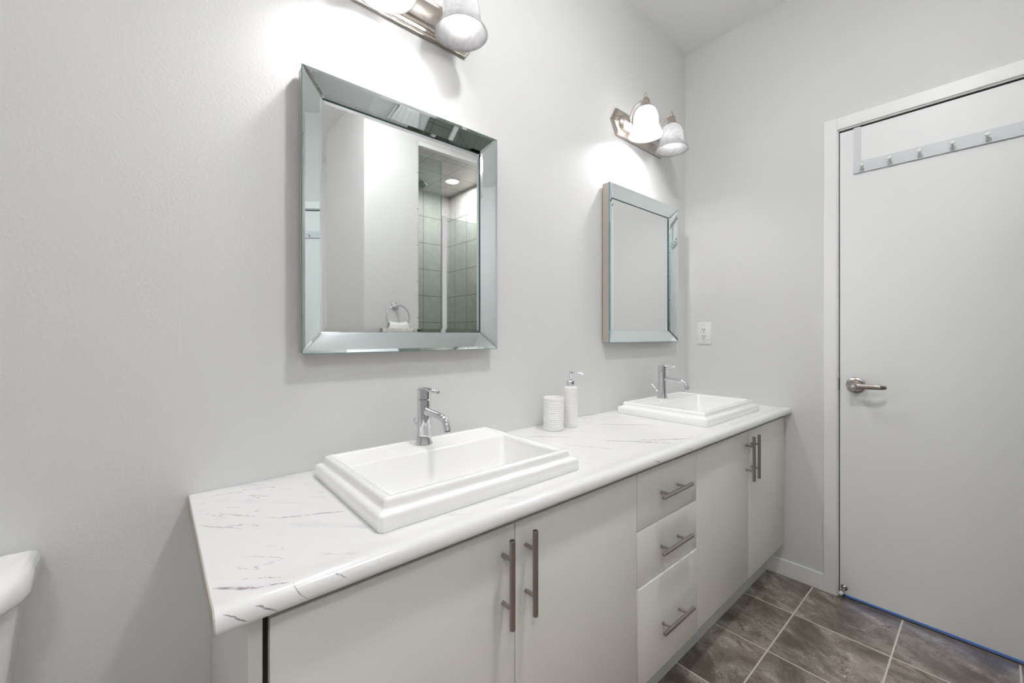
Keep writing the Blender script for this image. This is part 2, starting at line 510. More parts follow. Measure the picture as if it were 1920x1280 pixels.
# baseboards
struct('baseboard_right', box(B(), XE - 0.012, XE, -0.644, -0.002, 0, 0.076, 0.002, 1), M['trim'])
struct('baseboard_back', box(B(), XL, 0.09, -0.012, 0, 0, 0.076, 0.002, 1), M['trim'])
struct('baseboard_left', box(B(), XL, XL + 0.012, YR, -0.012, 0, 0.076, 0.002, 1), M['trim'])
struct('baseboard_front', box(B(), BX0 - 0.012, BX0, YR, YF, 0, 0.076, 0.002, 1), M['trim'])

# door casing: flat boards with mitred corner lines, jamb behind
cs = bpy.data.objects.new('trim_1', None); COL.objects.link(cs); cs['kind'] = 'structure'
cs.location = (XE, DY0, 0)
CZ = 2.096
b = B()
box(b, XE - 0.012, XE, DY0, -0.644, 0, CZ, 0.0015, 1)
obj('casing_leg', b, M['trim'], cs)
b = B(); box(b, XE - 0.012, XE, DY1 - 0.05, DY1, 0, CZ, 0.0015, 1)
obj('casing_leg', b, M['trim'], cs)
b = B(); box(b, XE - 0.012, XE, DY1, DY0, 2.0455, CZ, 0.0015, 1)
obj('casing_head', b, M['trim'], cs)
b = B()
box(b, XE - 0.004, XE + T, DY0 - 0.004, DY0, 0, DZ); box(b, XE - 0.004, XE + T, DY1, DY1 + 0.004, 0, DZ)
box(b, XE - 0.004, XE + T, DY1, DY0, DZ - 0.002, DZ + 0.003)
obj('jamb', b, M['trim'], cs)
b = B()  # black strips stand in for the shadow in the gaps around the leaf
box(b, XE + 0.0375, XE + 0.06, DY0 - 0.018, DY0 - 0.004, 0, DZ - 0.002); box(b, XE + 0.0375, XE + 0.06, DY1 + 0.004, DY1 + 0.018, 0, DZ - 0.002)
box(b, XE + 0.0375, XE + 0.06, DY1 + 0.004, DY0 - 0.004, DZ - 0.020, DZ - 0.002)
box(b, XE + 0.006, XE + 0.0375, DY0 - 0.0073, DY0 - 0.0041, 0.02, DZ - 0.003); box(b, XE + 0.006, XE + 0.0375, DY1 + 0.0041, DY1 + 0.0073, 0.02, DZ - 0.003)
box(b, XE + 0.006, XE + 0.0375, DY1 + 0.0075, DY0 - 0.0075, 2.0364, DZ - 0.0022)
gk = obj('door_gap_shade', b, M['black'], cs); gk['label'] = 'black strips painted as shadow in the door gap'
b = B(); box(b, XE - 0.0052, XE + 0.012, DY0 - 0.0052, DY0 - 0.0038, 0.905, 0.958, 0.0004, 1)
so = obj('strike_plate', b, M['satin'], cs); so['label'] = 'dark nickel strike plate'
struct('trim_3', box(B(), XE + 0.004, XE + 0.050, DY1, DY0, 0.0, 0.0065, 0.002, 1), M['threshold'])
struct('floor_hall', box(B(), XE, XE + 0.9, -2.2, 0.0, -0.08, -0.002), M['hall'])

# door leaf
dr = bpy.data.objects.new('door_1', None); COL.objects.link(dr); dr['kind'] = 'structure'
dr.location = (XE, DY0, 0)
DL, DRR = DY0 - 0.0075, DY1 + 0.0075
b = box(B(), XE + 0.001, XE + 0.037, DRR, DL, 0.0158, 2.033, 0.0012, 1)
obj('door_leaf', b, M['door'], dr)
HY, HZ = -0.7555, 0.932
b = B()
lathe(b, (XE + 0.001, HY, HZ), [(0.0335, 0), (0.0335, 0.004), (0.0315, 0.008), (0.026, 0.0105), (0.0255, 0.011)], 40, '-x')
hd = obj('door_handle', b, M['satin'], dr, 35); hd['label'] = 'satin nickel lever handle'
b = B()
lathe(b, (XE - 0.008, HY, HZ), [(0.0235, 0), (0.019, 0.004), (0.0145, 0.012), (0.0135, 0.030), (0.0145, 0.040), (0.0145, 0.052), (0.0125, 0.055)], 32, '-x')
xx = XE - 0.052
path = bez((xx, HY + 0.012, HZ - 0.001), (xx - 0.002, HY - 0.02, HZ), (xx - 0.012, HY - 0.055, HZ + 0.002), (xx - 0.006, HY - 0.088, HZ + 0.001), 14) + [Vector((xx + 0.006, HY - 0.102, HZ + 0.001))]
rr = [0.0052, 0.0068] + [0.0068 - 0.0016 * i / 13 for i in range(13)] + [0.0042]
tube(b, path, rr[:len(path)], 20, True, 1.75)
# swap flat direction: lever blade is taller than deep
obj('lever', b, M['satin'], hd, 40)
b = B(); lathe(b, (XE - 0.060, HY, HZ), [(0.0075, 0), (0.0075, 0.003), (0.006, 0.0052)], 20, '-x')
obj('lock_button', b, M['chrome'], hd, 30)
# door stop screwed to the door foot
b = B(); lathe(b, (XE + 0.001, -0.7155, 0.0445), [(0.0125, 0), (0.0125, 0.002), (0.009, 0.004), (0.0058, 0.008), (0.0052, 0.056)], 24, '-x')
ds = obj('door_stop', b, M['satin'], dr, 30)
b = B(); lathe(b, (XE - 0.053, -0.7155, 0.0445), [(0.0068, 0), (0.0076, 0.003), (0.0076, 0.011), (0.005, 0.014)], 20, '-x')
tp = obj('stop_tip', b, M['rubber'], ds, 30); tp['label'] = 'white rubber tip'

# over-the-door hook rack
rk = thing('hook_rack', (XE, -0.748, 1.838), 'pale grey-white metal rack with pegs hung over top of the door', 'hook rack')
RX = XE - 0.004
b = B(); box(b, RX - 0.0022, RX, -1.262, -0.748, 1.838, 1.886, 0.0004, 1)
obj('rail', b, M['rack'], rk)
for y0 in (-0.7714, -1.262):
    b = B(); box(b, RX, RX + 0.0018, y0, y0 + 0.0234, 1.838, 2.0360)
    box(b, RX, XE + 0.037, y0, y0 + 0.0234, 2.0345, 2.0360)
    obj('strap', b, M['rack'], rk)
for i in range(6):
    y = -0.7795 - 0.0868 * i
    b = B()
    tube(b, [(RX - 0.002, y, 1.8465), (RX - 0.014, y, 1.8525), (RX - 0.024, y, 1.8605)], [0.0042, 0.0038, 0.0034], 14)
    pg = obj('peg', b, M['rack'], rk, 40)
    b = B(); bmesh.ops.create_uvsphere(b, u_segments=16, v_segments=10, radius=0.0085, matrix=Matrix.Translation((RX - 0.027, y, 1.863)) @ Matrix.Rotation(R(35), 4, 'Y') @ Matrix.Diagonal((0.7, 1, 1, 1)))
    obj('peg_knob', b, M['plastic'], pg, 60)

# wall socket
ot = thing('wall_outlet', (XE, -0.1085, 1.1566), 'white rectangular double power outlet on the wall beside the far mirror', 'outlet')
b = box(B(), XE - 0.0055, XE, -0.1463, -0.0707, 1.0966, 1.2166, 0.002, 2); obj('cover_plate', b, M['plastic'], ot, 30)
b = box(B(), XE - 0.0075, XE - 0.005, -0.1255, -0.0915, 1.1225, 1.1905, 0.0012, 2); rc = obj('receptacle', b, M['plastic'], ot, 30)
for zz in (1.176, 1.140):
    for y in (-0.1025, -0.1145):
        b = box(B(), XE - 0.0079, XE - 0.0070, y - 0.0013, y + 0.0013, zz - 0.0045, zz + 0.0045); obj('slot', b, M['black'], rc)
    b = B(); lathe(b, (XE - 0.0070, -0.1085, zz - 0.0125), [(0.0026, 0), (0.0026, 0.0009)], 12, '-x'); obj('ground_hole', b, M['black'], rc)
for zz in (1.203, 1.110):
    b = B(); lathe(b, (XE - 0.005, -0.1085, zz), [(0.0025, 0), (0.002, 0.0014)], 12, '-x'); obj('screw', b, M['satin'], ot)

# ================================================================== mirrors
def make_mirror():
    x0, x1, z0, z1 = 0.270, 0.876, 1.102, 1.806
    fo, fi, fw = -0.046, -0.020, 0.0525      # outer lip, inner lip, strip width
    root = thing('wall_mirror', ((x0 + x1) / 2, 0, z0), 'large silver-framed rectangular mirror hanging above the nearer sink', 'mirror', 'mirrors over the vanity')
    b = B()
    # box-shaped frame side (champagne), open toward the middle
    o = [(x0, z0), (x1, z0), (x1, z1), (x0, z1)]
    def ring(off, y): return [Vector((x0 + off, y, z0 + off)), Vector((x1 - off, y, z0 + off)), Vector((x1 - off, y, z1 - off)), Vector((x0 + off, y, z1 - off))]
    loft(b, [ring(fw + 0.01, -0.004), ring(0.004, -0.004), ring(0.001, -0.007), ring(0.0008, fo + 0.005), ring(0.004, fo + 0.004), ring(fw + 0.004, fi + 0.0082)], False, False)
    vs = [v for v in b.verts]
    bmesh.ops.contextual_create(b, geom=vs[:4])
    obj('frame_back', b, M['champagne'], root)
    oc, ic = ring(0.0, fo), ring(fw, fi)
    for k in range(4):
        k2 = (k + 1) % 4
        A, Bv, Cc, Dd = oc[k], oc[k2], ic[k2], ic[k]
        nrm = (Bv - A).cross(Dd - A).normalized()
        if nrm.y > 0: nrm = -nrm
        c = (A + Bv + Cc + Dd) / 4
        # strip as a slab of glass: back face, and a front face with bevelled margins
        def shrink(p, a):
            d = (c - p)
            al = (Bv - A).normalized(); ac = nrm.cross(al).normalized()
            return p + al * (a * math.copysign(1, d.dot(al))) * 1.0 + ac * (a * math.copysign(1, d.dot(ac)))
        bm = B()
        base = [p + nrm * (-0.004) for p in (A, Bv, Cc, Dd)]
        lip = [p + nrm * (-0.0003) + (c - p).normalized() * 0.0004 for p in (A, Bv, Cc, Dd)]
        # margins: outer corners move 9 mm inward across and along the mitre
        al = (Bv - A).normalized(); ac = nrm.cross(al).normalized()
        if ac.dot(Cc - Bv) < 0: ac = -ac
        mg = 0.0075
        mit = mg * 1.0
        ti = [A + ac * mg + al * (mg * 2.1), Bv + ac * mg - al * (mg * 2.1), Cc - ac * mg - al * (mg * 0.35), Dd - ac * mg + al * (mg * 0.35)]
        ti = [p + nrm * 0.0006 for p in ti]
        loft(bm, [base, lip, ti], True, True)
        for f in bm.faces:
            f.normal_update()
            if abs(f.normal.dot(nrm)) < 0.5: f.material_index = 1
        obj('frame_strip', bm, [M['mirror_strip'], M['mirror_edge']], root)
    # centre pane with bevelled border
    q = fw - 0.006
    bm = B()
    loft(bm, [ring(q, fi + 0.0075), ring(q, fi + 0.0048), ring(q + 0.018, fi + 0.0034)], True, True)
    for f in bm.faces:
        f.normal_update()
        if abs(f.normal.y) < 0.5: f.material_index = 1
    obj('mirror_pane', bm, [M['mirror'], M['mirror_edge']], root)
    return root
mir = make_mirror()
dup(mir, (1.2355, 0, 0.012), 'silver-framed rectangular mirror hanging above the farther sink near the room corner')

# ================================================================== sconces
def make_sconce():
    cx, cz = 0.573, 2.119
    root = thing('vanity_sconce', (cx, 0, cz), 'nickel wall sconce with two bell shades above the nearer mirror, cropped at the top', 'wall lamp', 'two-light sconces over the mirrors')
    def hexa(hl, hh, tip, y):
        return [Vector((cx + hl, y, cz)), Vector((cx + hl - tip, y, cz + hh)), Vector((cx - hl + tip, y, cz + hh)),
                Vector((cx - hl, y, cz)), Vector((cx - hl + tip, y, cz - hh)), Vector((cx + hl - tip, y, cz - hh))]
    b = B()
    loft(b, [hexa(.240, .0625, .042, 0), hexa(.240, .0625, .042, -.006), hexa(.237, .060, .040, -.008), hexa(.232, .056, .038, -.008),
             hexa(.230, .054, .037, -.0125), hexa(.226, .051, .035, -.014), hexa(.220, .046, .033, -.014)], True, True)
    bp = obj('back_plate', b, M['nickel'], root)
    # raised centre panel with rounded ends
    def oval(hl, hh, y, n=10):
        pts = []
        for s, a0 in ((1, -90), (-1, 90)):
            for k in range(n + 1):
                a = R(a0 + 180 * k / n)
                pts.append(Vector((cx + s * (hl - hh) + hh * math.cos(a), y, cz + hh * math.sin(a))))
        return pts
    b = B(); loft(b, [oval(.190, .040, -.013), oval(.189, .039, -.018), oval(.182, .033, -.027), oval(.176, .028, -.030)], True, True)
    obj('centre_panel', b, M['nickel'], bp, 35)
    for s in (-1, 1):
        b = B(); lathe(b, (cx + s * 0.168, -0.030, cz + 0.002), [(0.004, -0.002), (0.004, 0.002), (0.0025, 0.0035)], 14, '-y'); obj('screw', b, M['satin'], bp, 30)
    out = -0.107
    for s in (-1, 1):
        X = cx + s * 0.117
        b = B()
        p = bez((X, -0.026, cz + 0.004), (X, -0.030, cz + 0.065), (X, -0.045, cz + 0.092), (X, out + 0.010, cz + 0.087), 16)
        tube(b, p, 0.0052, 14)
        lathe(b, (X, -0.027, cz + 0.004), [(0.014, 0), (0.013, 0.004), (0.007, 0.008)], 20, '-y')
        arm = obj('arm', b, M['nickel'], root, 50)
        # socket cup with finial
        b = B()
        lathe(b, (X, out, cz - 0.013), [(0.0300, 0.0595), (0.0280, 0.0655), (0.0215, 0.077), (0.0195, 0.087), (0.0188, 0.094), (0.0155, 0.1005), (0.0085, 0.104),
                               (0.0068, 0.1055), (0.0090, 0.109), (0.0090, 0.1125), (0.0062, 0.1165), (0.0066, 0.119), (0.0052, 0.125), (0.0022, 0.1310)], 28)
        obj('socket_cup', b, M['nickel'], root, 40)
        # bell shade, real wall thickness
        zr = cz - 0.077
        prof = [(0.0785, 0.0), (0.0745, 0.008), (0.0665, 0.021), (0.0605, 0.033), (0.0575, 0.045), (0.0560, 0.060), (0.0540, 0.080), (0.0510, 0.094), (0.0455, 0.109), (0.0365, 0.120), (0.0250, 0.126)]
        inn = [(max(r - 0.0032, 0.02), h + (0.0008 if i == 0 else 0) - (0.003 if i > 8 else 0)) for i, (r, h) in enumerate(prof)]
        b = B(); lathe(b, (X, out, zr), [(r, h) for r, h in reversed(inn)] + prof, 40, cap0=False, cap1=False)
        sh = obj('bell_shade', b, M['alabaster'], root, 60)
        # rounded bulb on its neck
        b = B()
        lathe(b, (X, out, zr), [(0.002, 0.026), (0.012, 0.0285), (0.021, 0.035), (0.0265, 0.045), (0.028, 0.056), (0.0255, 0.069), (0.019, 0.083), (0.014, 0.096), (0.0125, 0.105)], 24)
        bl = obj('bulb', b, M['bulb'] if s < 0 else M['frosted'], root, 60)
        if s > 0: bl['label'] = 'dimly lit white bulb'
    return root
scn = make_sconce()
dup(scn, (1.237, 0, 0.0135), 'nickel wall sconce with two bell shades above the farther mirror')

# ================================================================== vanity
CT, CB = 0.800, 0.778            # worktop surface / underside
X0 = 0.0555
SX = 1.2625                      # from sink to sink
HX0, HX1, HY0, HY1 = 0.318, 0.809, -0.420, -0.070     # cut-out under the sink
xs = [X0, HX0, HX1, HX0 + SX, HX1 + SX, XE - 0.001]
front = [(-0.450, 0.8000), (-0.465, 0.8004), (-0.480, 0.8016), (-0.492, 0.8030), (-0.501, 0.8032), (-0.508, 0.8015), (-0.5135, 0.7975), (-0.5168, 0.791), (-0.518, 0.785), (-0.518, 0.7800), (-0.5168, 0.778), (-0.450, 0.778)]
prof = [(0.0 - 0.001, CT), (HY1, CT), (HY0, CT)] + front + [(HY0, CB), (HY1, CB), (-0.001, CB)]
b = B()
cols = [[b.verts.new((x, y, z)) for y, z in prof] for x in xs]
NP = len(prof)
for i in range(len(xs) - 1):
    hole = i in (1, 3)
    for k in range(NP):
        k2 = (k + 1) % NP
        if hole and (k == 1 or k == NP - 3): continue
        b.faces.new((cols[i][k], cols[i][k2], cols[i + 1][k2], cols[i + 1][k]))
top_k, bot_k = (1, 2), (NP - 2, NP - 3)
for i in (1, 3):
    for a, c in ((top_k[0], bot_k[0]), (top_k[1], bot_k[1])):
        b.faces.new((cols[i][a], cols[i + 1][a], cols[i + 1][c], cols[i][c]))
    for j in (i, i + 1):
        b.faces.new((cols[j][1], cols[j][2], cols[j][NP - 3], cols[j][NP - 2]))
for j in (0, -1):
    f = b.faces.new(cols[j])
    if j == 0: f.material_index = 1
ct = obj('worktop', b, [M['marble'], M['edge']], None, 35)
ct.name = 'worktop'
tag(ct, 'long white marble-look vanity worktop with grey veins and rounded front edge', 'countertop')
# laminate edge band at the open end
b = B()
ep = [(-0.001, CB - 0.014)] + [(-0.001, CT)] + [(-0.450, CT)] + front[1:]
ring0 = [Vector((X0 - 0.0022, y, z)) for y, z in ep]; ring1 = [Vector((X0 + 0.0, y, z)) for y, z in ep]
loft(b, [ring0, ring1], True, True)
eb = obj('edge_band', b, paint('edge_band_laminate', (0.50, 0.455, 0.42, 1), 0.4, 0.05, 120), ct); eb['label'] = 'pale taupe edge band on the open end'

b = box(B(), 0.112, XE - 0.012, -0.4865, -0.455, 0.7625, CB)  # added dark strip, makes the shadow line between worktop and doors
bs = obj('gap_shade_strip', b, M['carcass'], ct); bs['label'] = 'dark strip added as shade under the front edge'
YD0, YD1 = -0.490, -0.472        # front and back of the doors
ZB, ZT = 0.155, 0.757
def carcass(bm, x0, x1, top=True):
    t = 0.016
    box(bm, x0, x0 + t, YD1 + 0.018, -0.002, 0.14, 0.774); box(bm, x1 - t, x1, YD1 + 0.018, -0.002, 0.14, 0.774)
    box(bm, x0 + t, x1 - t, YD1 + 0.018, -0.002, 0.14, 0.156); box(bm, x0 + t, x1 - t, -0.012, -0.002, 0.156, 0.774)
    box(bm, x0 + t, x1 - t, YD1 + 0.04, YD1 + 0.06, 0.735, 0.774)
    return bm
def bar_handle(parent, c, axis, half=0.0888, post=0.0485, face=YD0):
    so_ = 0.030
    c = Vector(c); d = Vector((1, 0, 0)) if axis == 'x' else Vector((0, 0, 1))
    yb = face - so_
    p0 = Vector((c.x, yb, c.z))
    b = B()
    e = 0.0008
    tube(b, [p0 - d * half, p0 - d * (half - e), p0 + d * (half - e), p0 + d * half], [0.0052, 0.006, 0.006, 0.0052], 24)
    h = obj('handle', b, M['bar_nickel'], parent, 40)
    for s in (-1, 1):
        q = p0 + d * (post * s)
        b = B(); tube(b, [(q.x, face + 0.0006, q.z), (q.x, yb, q.z)], 0.0042, 16)
        obj('handle_post', b, M['bar_nickel'], h, 40)
    return h
def door(parent, x0, x1, hx):
    b = box(B(), x0, x1, YD0, YD1, ZB, ZT, 0.0007, 2)
    d = obj('door', b, M['cabinet'], parent, 30)
    bar_handle(d, (hx, 0, 0.6532), 'z')
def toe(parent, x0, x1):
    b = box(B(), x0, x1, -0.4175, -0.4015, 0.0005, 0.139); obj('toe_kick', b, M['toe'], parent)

v1 = thing('sink_cabinet', (0.565, -0.25, 0), 'grey two-door vanity cabinet under the nearer sink, with white end panel', 'cabinet', 'vanity cabinets')
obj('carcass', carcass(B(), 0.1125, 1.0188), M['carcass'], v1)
b = B(); box(b, 0.094, 0.1105, YD0, -0.002, 0.0005, 0.7765, 0.001, 1)
ep_ = obj('end_panel', b, M['panel'], v1); ep_['label'] = 'pale end panel'
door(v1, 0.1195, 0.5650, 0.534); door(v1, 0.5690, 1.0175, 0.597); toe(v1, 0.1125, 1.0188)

v2 = thing('drawer_cabinet', (1.1985, -0.25, 0), 'narrow grey vanity unit with three drawers between the sink cabinets', 'cabinet', 'vanity cabinets')
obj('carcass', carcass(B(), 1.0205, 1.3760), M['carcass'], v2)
for za, zb, pr, hz in ((0.5965, ZT, 0, 0.677), (0.4365, 0.5930, 0, 0.5145), (ZB, 0.4325, 0.004, 0.2870)):
    b = box(B(), 1.0220, 1.3750, YD0 - pr, YD1 - pr, za, zb, 0.0007, 2)
    d = obj('drawer', b, M['cabinet'], v2, 30)
    bar_handle(d, (1.198, 0, hz), 'x', face=YD0 - pr)
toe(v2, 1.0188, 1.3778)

v3 = thing('sink_cabinet', (1.82, -0.25, 0), 'grey two-door vanity cabinet under the farther sink, against the door wall', 'cabinet', 'vanity cabinets')
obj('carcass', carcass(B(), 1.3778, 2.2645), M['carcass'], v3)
door(v3, 1.3790, 1.8308, 1.803); door(v3, 1.8343, 2.2665, 1.858); toe(v3, 1.3778, 2.2645)

# ---- sinks
def make_sink():
    x0, x1, y0, y1 = 0.295, 0.832, -0.4435, -0.046
    root = thing('drop_in_sink', ((x0 + x1) / 2, (y0 + y1) / 2, CT), 'white rectangular sink with stepped rim, the nearer one on the worktop', 'sink', 'vanity sinks')
    def L(i, z, r): return rrect(x0 + i, x1 - i, y0 + i, y1 - i, z, r)
    ix0, ix1, iy0, iy1 = x0 + 0.0365, x1 - 0.0365, y0 + 0.0365, y1 - 0.0365
    bx0, bx1, by0, by1 = x0 + 0.040, x1 - 0.040, y0 + 0.041, -0.176
    def Bw(i, z, r): return rrect(bx0 + i, bx1 - i, by0 + i, by1 - i, z, r)
    b = B()
    loops = [L(0.030, 0.7795, 0.004), L(0.030, CT + 0.0004, 0.004), L(0.0010, CT + 0.0004, 0.010), L(0.0, CT + 0.002, 0.010), L(0.0002, 0.8235, 0.010), L(0.0012, 0.8275, 0.010), L(0.0038, 0.8302, 0.010), L(0.0075, 0.8312, 0.010),
             L(0.0125, 0.8318, 0.009), L(0.0155, 0.8332, 0.009), L(0.0172, 0.8360, 0.008), L(0.0180, 0.8440, 0.008), L(0.0190, 0.8478, 0.008), L(0.0212, 0.8502, 0.008), L(0.0245, 0.8512, 0.008),
             L(0.0300, 0.8512, 0.006), L(0.0330, 0.8508, 0.006), L(0.0360, 0.8492, 0.005), L(0.0385, 0.8478, 0.005),
             Bw(-0.0006, 0.8472, 0.006), Bw(0.0006, 0.8462, 0.006), Bw(0.0026, 0.842, 0.008), Bw(0.007, 0.80, 0.014), Bw(0.013, 0.752, 0.02), Bw(0.019, 0.737, 0.026), Bw(0.032, 0.728, 0.03), Bw(0.060, 0.7245, 0.03), Bw(0.092, 0.7230, 0.012)]
    loft(b, loops, False, True)
    # underside shell so the bowl has thickness
    obj('basin', b, M['porcelain'], root, 50)
    b = B(); lathe(b, ((bx0 + bx1) / 2, (by0 + by1) / 2, 0.7232), [(0.031, -0.002), (0.031, 0.0012), (0.027, 0.0022), (0.021, 0.001), (0.012, 0.003), (0.002, 0.0036)], 28)
    obj('drain', b, M['chrome'], root, 30)
    b = B(); lathe(b, ((bx0 + bx1) / 2, by0 + 0.0062, 0.808), [(0.0, -0.001)] and [(0.011, -0.001), (0.011, 0.0012), (0.009, 0.002)], 20, '-y')
    b.free()
    return root
snk = make_sink()
dup(snk, (SX, 0, 0), 'white rectangular sink with stepped rim, farther one by the door wall')

# ---- faucets
def make_faucet():
    fx, fy, fz = 0.562, -0.114, 0.8468
    root = thing('faucet', (fx, fy, fz), 'chrome single-lever faucet standing on the nearer sink', 'faucet', 'chrome vanity faucets')
    b = B()
    lathe(b, (fx, fy, fz), [(0.0232, 0), (0.0240, 0.0015), (0.0238, 0.003), (0.0215, 0.010), (0.0198, 0.018), (0.0190, 0.030), (0.0187, 0.045), (0.0187, 0.1225), (0.0180, 0.1232)], 40)
    bd = obj('body', b, M['chrome'], root, 30)
    b = B()
    lathe(b, (fx, fy, fz), [(0.0178, 0.1242), (0.0187, 0.1250), (0.0187, 0.1520), (0.0175, 0.1535), (0.006, 0.1540)], 40)
    cp = obj('cap', b, M['chrome'], root, 30)
    b = B()
    tube(b, [(fx, fy - 0.002, fz + 0.1515), (fx, fy - 0.012, fz + 0.1520), (fx, fy - 0.072, fz + 0.1500), (fx, fy - 0.0755, fz + 0.1498)], [0.0052, 0.0052, 0.0048, 0.0036], 16)
    obj('lever', b, M['chrome'], cp, 40)
    b = B()
    p = [(fx, fy - 0.010, fz + 0.0925), (fx, fy - 0.045, fz + 0.0905)] + bez((fx, fy - 0.084, fz + 0.0882), (fx, fy - 0.106, fz + 0.0868), (fx, fy - 0.116, fz + 0.078), (fx, fy - 0.122, fz + 0.0565), 12)
    tube(b, p, [0.0105, 0.0100] + [0.0092] * 13, 24)
    sp = obj('spout', b, M['chrome'], root, 40)
    b = B(); e = Vector(p[-1]); d = (e - Vector(p[-2])).normalized()
    tube(b, [e - d * 0.0005, e + d * 0.0018], 0.0072, 20); obj('aerator', b, M['black'], sp, 30)
    b = B()
    tube(b, [(fx, fy + 0.0165, fz + 0.022), (fx, fy + 0.046, fz + 0.0505)], 0.0019, 10)
    rd = obj('lift_rod', b, M['chrome'], root, 40)
    b = B(); tube(b, [(fx, fy + 0.044, fz + 0.0486), (fx, fy + 0.0455, fz + 0.050), (fx, fy + 0.0555, fz + 0.0597), (fx, fy + 0.057, fz + 0.061)], [0.0025, 0.0042, 0.0042, 0.003], 14)
    obj('lift_knob', b, M['chrome'], rd, 40)
    return root
fc = make_faucet()
dup(fc, (SX + 0.001, 0, 0), 'chrome single-lever faucet standing on the farther sink')

# ---- tumbler and soap pump
def ribbed(bm, c, r, h0, h1, pitch, amp, nodules=0):
    prof = [(r * 0.93, 0.0), (r * 0.985, 0.0015), (r, 0.004)]
    z = h0
    while z < h1:
        prof += [(r - amp, z), (r - amp * 0.25, z + pitch * 0.25), (r, z + pitch * 0.5), (r - amp * 0.25, z + pitch * 0.75)]
        z += pitch
    return prof
tb = thing('tumbler', (1.108, -0.086, CT), 'white ribbed ceramic tumbler standing on the worktop', 'tumbler')
r = 0.0378; h = 0.1185
prof = ribbed(None, None, r, 0.005, 0.109, 0.0066, 0.0019) + [(r - 0.0006, 0.111), (r + 0.0002, 0.1125), (r + 0.0004, 0.116), (r - 0.0008, 0.1182), (r - 0.0030, 0.1182), (r - 0.0042, 0.1165), (r - 0.0044, 0.05), (r - 0.0050, 0.008), (0.004, 0.006)]
b = B(); lathe(b, (1.108, -0.086, CT + 0.0003), prof, 56); obj('cup', b, M['ceramic'], tb, 70)

so_ = thing('soap_dispenser', (1.1935, -0.0945, CT), 'tall white ribbed soap bottle with chrome pump, beside the tumbler', 'soap dispenser')
r = 0.0258; cxs, cys = 1.1935, -0.0945
prof = ribbed(None, None, r, 0.005, 0.140, 0.0055, 0.0016) + [(r - 0.0002, 0.1425), (r, 0.1455), (r - 0.001, 0.1490), (r - 0.006, 0.1520), (0.0150, 0.1528)]
b = B(); lathe(b, (cxs, cys, CT + 0.0003), prof, 56); obj('bottle', b, M['ceramic'], so_, 70)
b = B(); lathe(b, (cxs, cys, CT), [(0.0145, 0.1525), (0.0150, 0.1535), (0.0150, 0.1720), (0.0140, 0.1735), (0.006, 0.1738)], 32)
pc = obj('pump_collar', b, M['chrome'], so_, 30)
b = B(); lathe(b, (cxs, cys, CT), [(0.0048, 0.1735), (0.0048, 0.182), (0.0062, 0.185), (0.0068, 0.1995), (0.0072, 0.2005), (0.0074, 0.2075), (0.0055, 0.2085)], 24)
pm = obj('pump_head', b, M['chrome'], so_, 30)
b = B(); d = Vector((0.62, -0.78, 0)).normalized(); c0 = Vector((cxs, cys, CT + 0.2035))
tube(b, [c0 + d * 0.004, c0 + d * 0.022, c0 + d * 0.034 + Vector((0, 0, -0.0008)), c0 + d * 0.044 + Vector((0, 0, -0.003))], [0.0032, 0.0028, 0.0022, 0.0018], 14)
obj('pump_nozzle', b, M['chrome'], pm, 40)

# ================================================================== toilet (only its tank shows)
def dshape(cx, hw, yb, ys, yf, z, r=0.02, n=8):
    """plan outline: straight back at yb, sides to ys, bowed front reaching yf"""
    pts = [Vector((cx + hw - r * 0.3, yb, z))]
    pts += [Vector((cx + hw, yb - r * 0.3, z)), Vector((cx + hw, ys, z))]
    for k in range(1, 2 * n):
        s = k / (2 * n); x = cx + hw * math.cos(PI * s) 
        e = 1 - abs(math.cos(PI * s)) ** 4
        pts.append(Vector((x, ys + (yf - ys) * e ** 0.62, z)))
    pts += [Vector((cx - hw, ys, z)), Vector((cx - hw, yb - r * 0.3, z)), Vector((cx - hw + r * 0.3, yb, z))]
    return pts
tl = thing('toilet', (-0.40, -0.35, 0), 'white toilet left of the vanity, its tank corner cropped by the picture edge', 'toilet')
cx = -0.402
b = B()
loft(b, [dshape(cx, 0.235, -0.014, -0.105, -0.205, 0.7175), dshape(cx, 0.243, -0.010, -0.110, -0.214, 0.7200), dshape(cx, 0.2465, -0.008, -0.112, -0.218, 0.728), dshape(cx, 0.2455, -0.008, -0.111, -0.217, 0.748), dshape(cx, 0.241, -0.010, -0.108, -0.212, 0.7585), dshape(cx, 0.233, -0.014, -0.102, -0.203, 0.7640), dshape(cx, 0.215, -0.025, -0.09, -0.185, 0.7668), dshape(cx, 0.15, -0.05, -0.08, -0.15, 0.768)], True, True)
obj('tank_lid', b, M['porcelain'], tl, 60)
b = B()
loft(b, [dshape(cx, 0.190, -0.02, -0.09, -0.180, 0.40), dshape(cx, 0.205, -0.018, -0.095, -0.188, 0.415), dshape(cx, 0.214, -0.018, -0.098, -0.192, 0.55), dshape(cx, 0.231, -0.016, -0.103, -0.201, 0.714), dshape(cx, 0.225, -0.018, -0.10, -0.197, 0.7172)], True, True)
obj('tank', b, M['porcelain'], tl, 60)
def egg(cx_, yc, a, bf, bb, z, n=32):
    return [Vector((cx_ + a * math.cos(2 * PI * k / n), yc + (bf if math.sin(2 * PI * k / n) < 0 else bb) * math.sin(2 * PI * k / n), z)) for k in range(n)]
b = B()
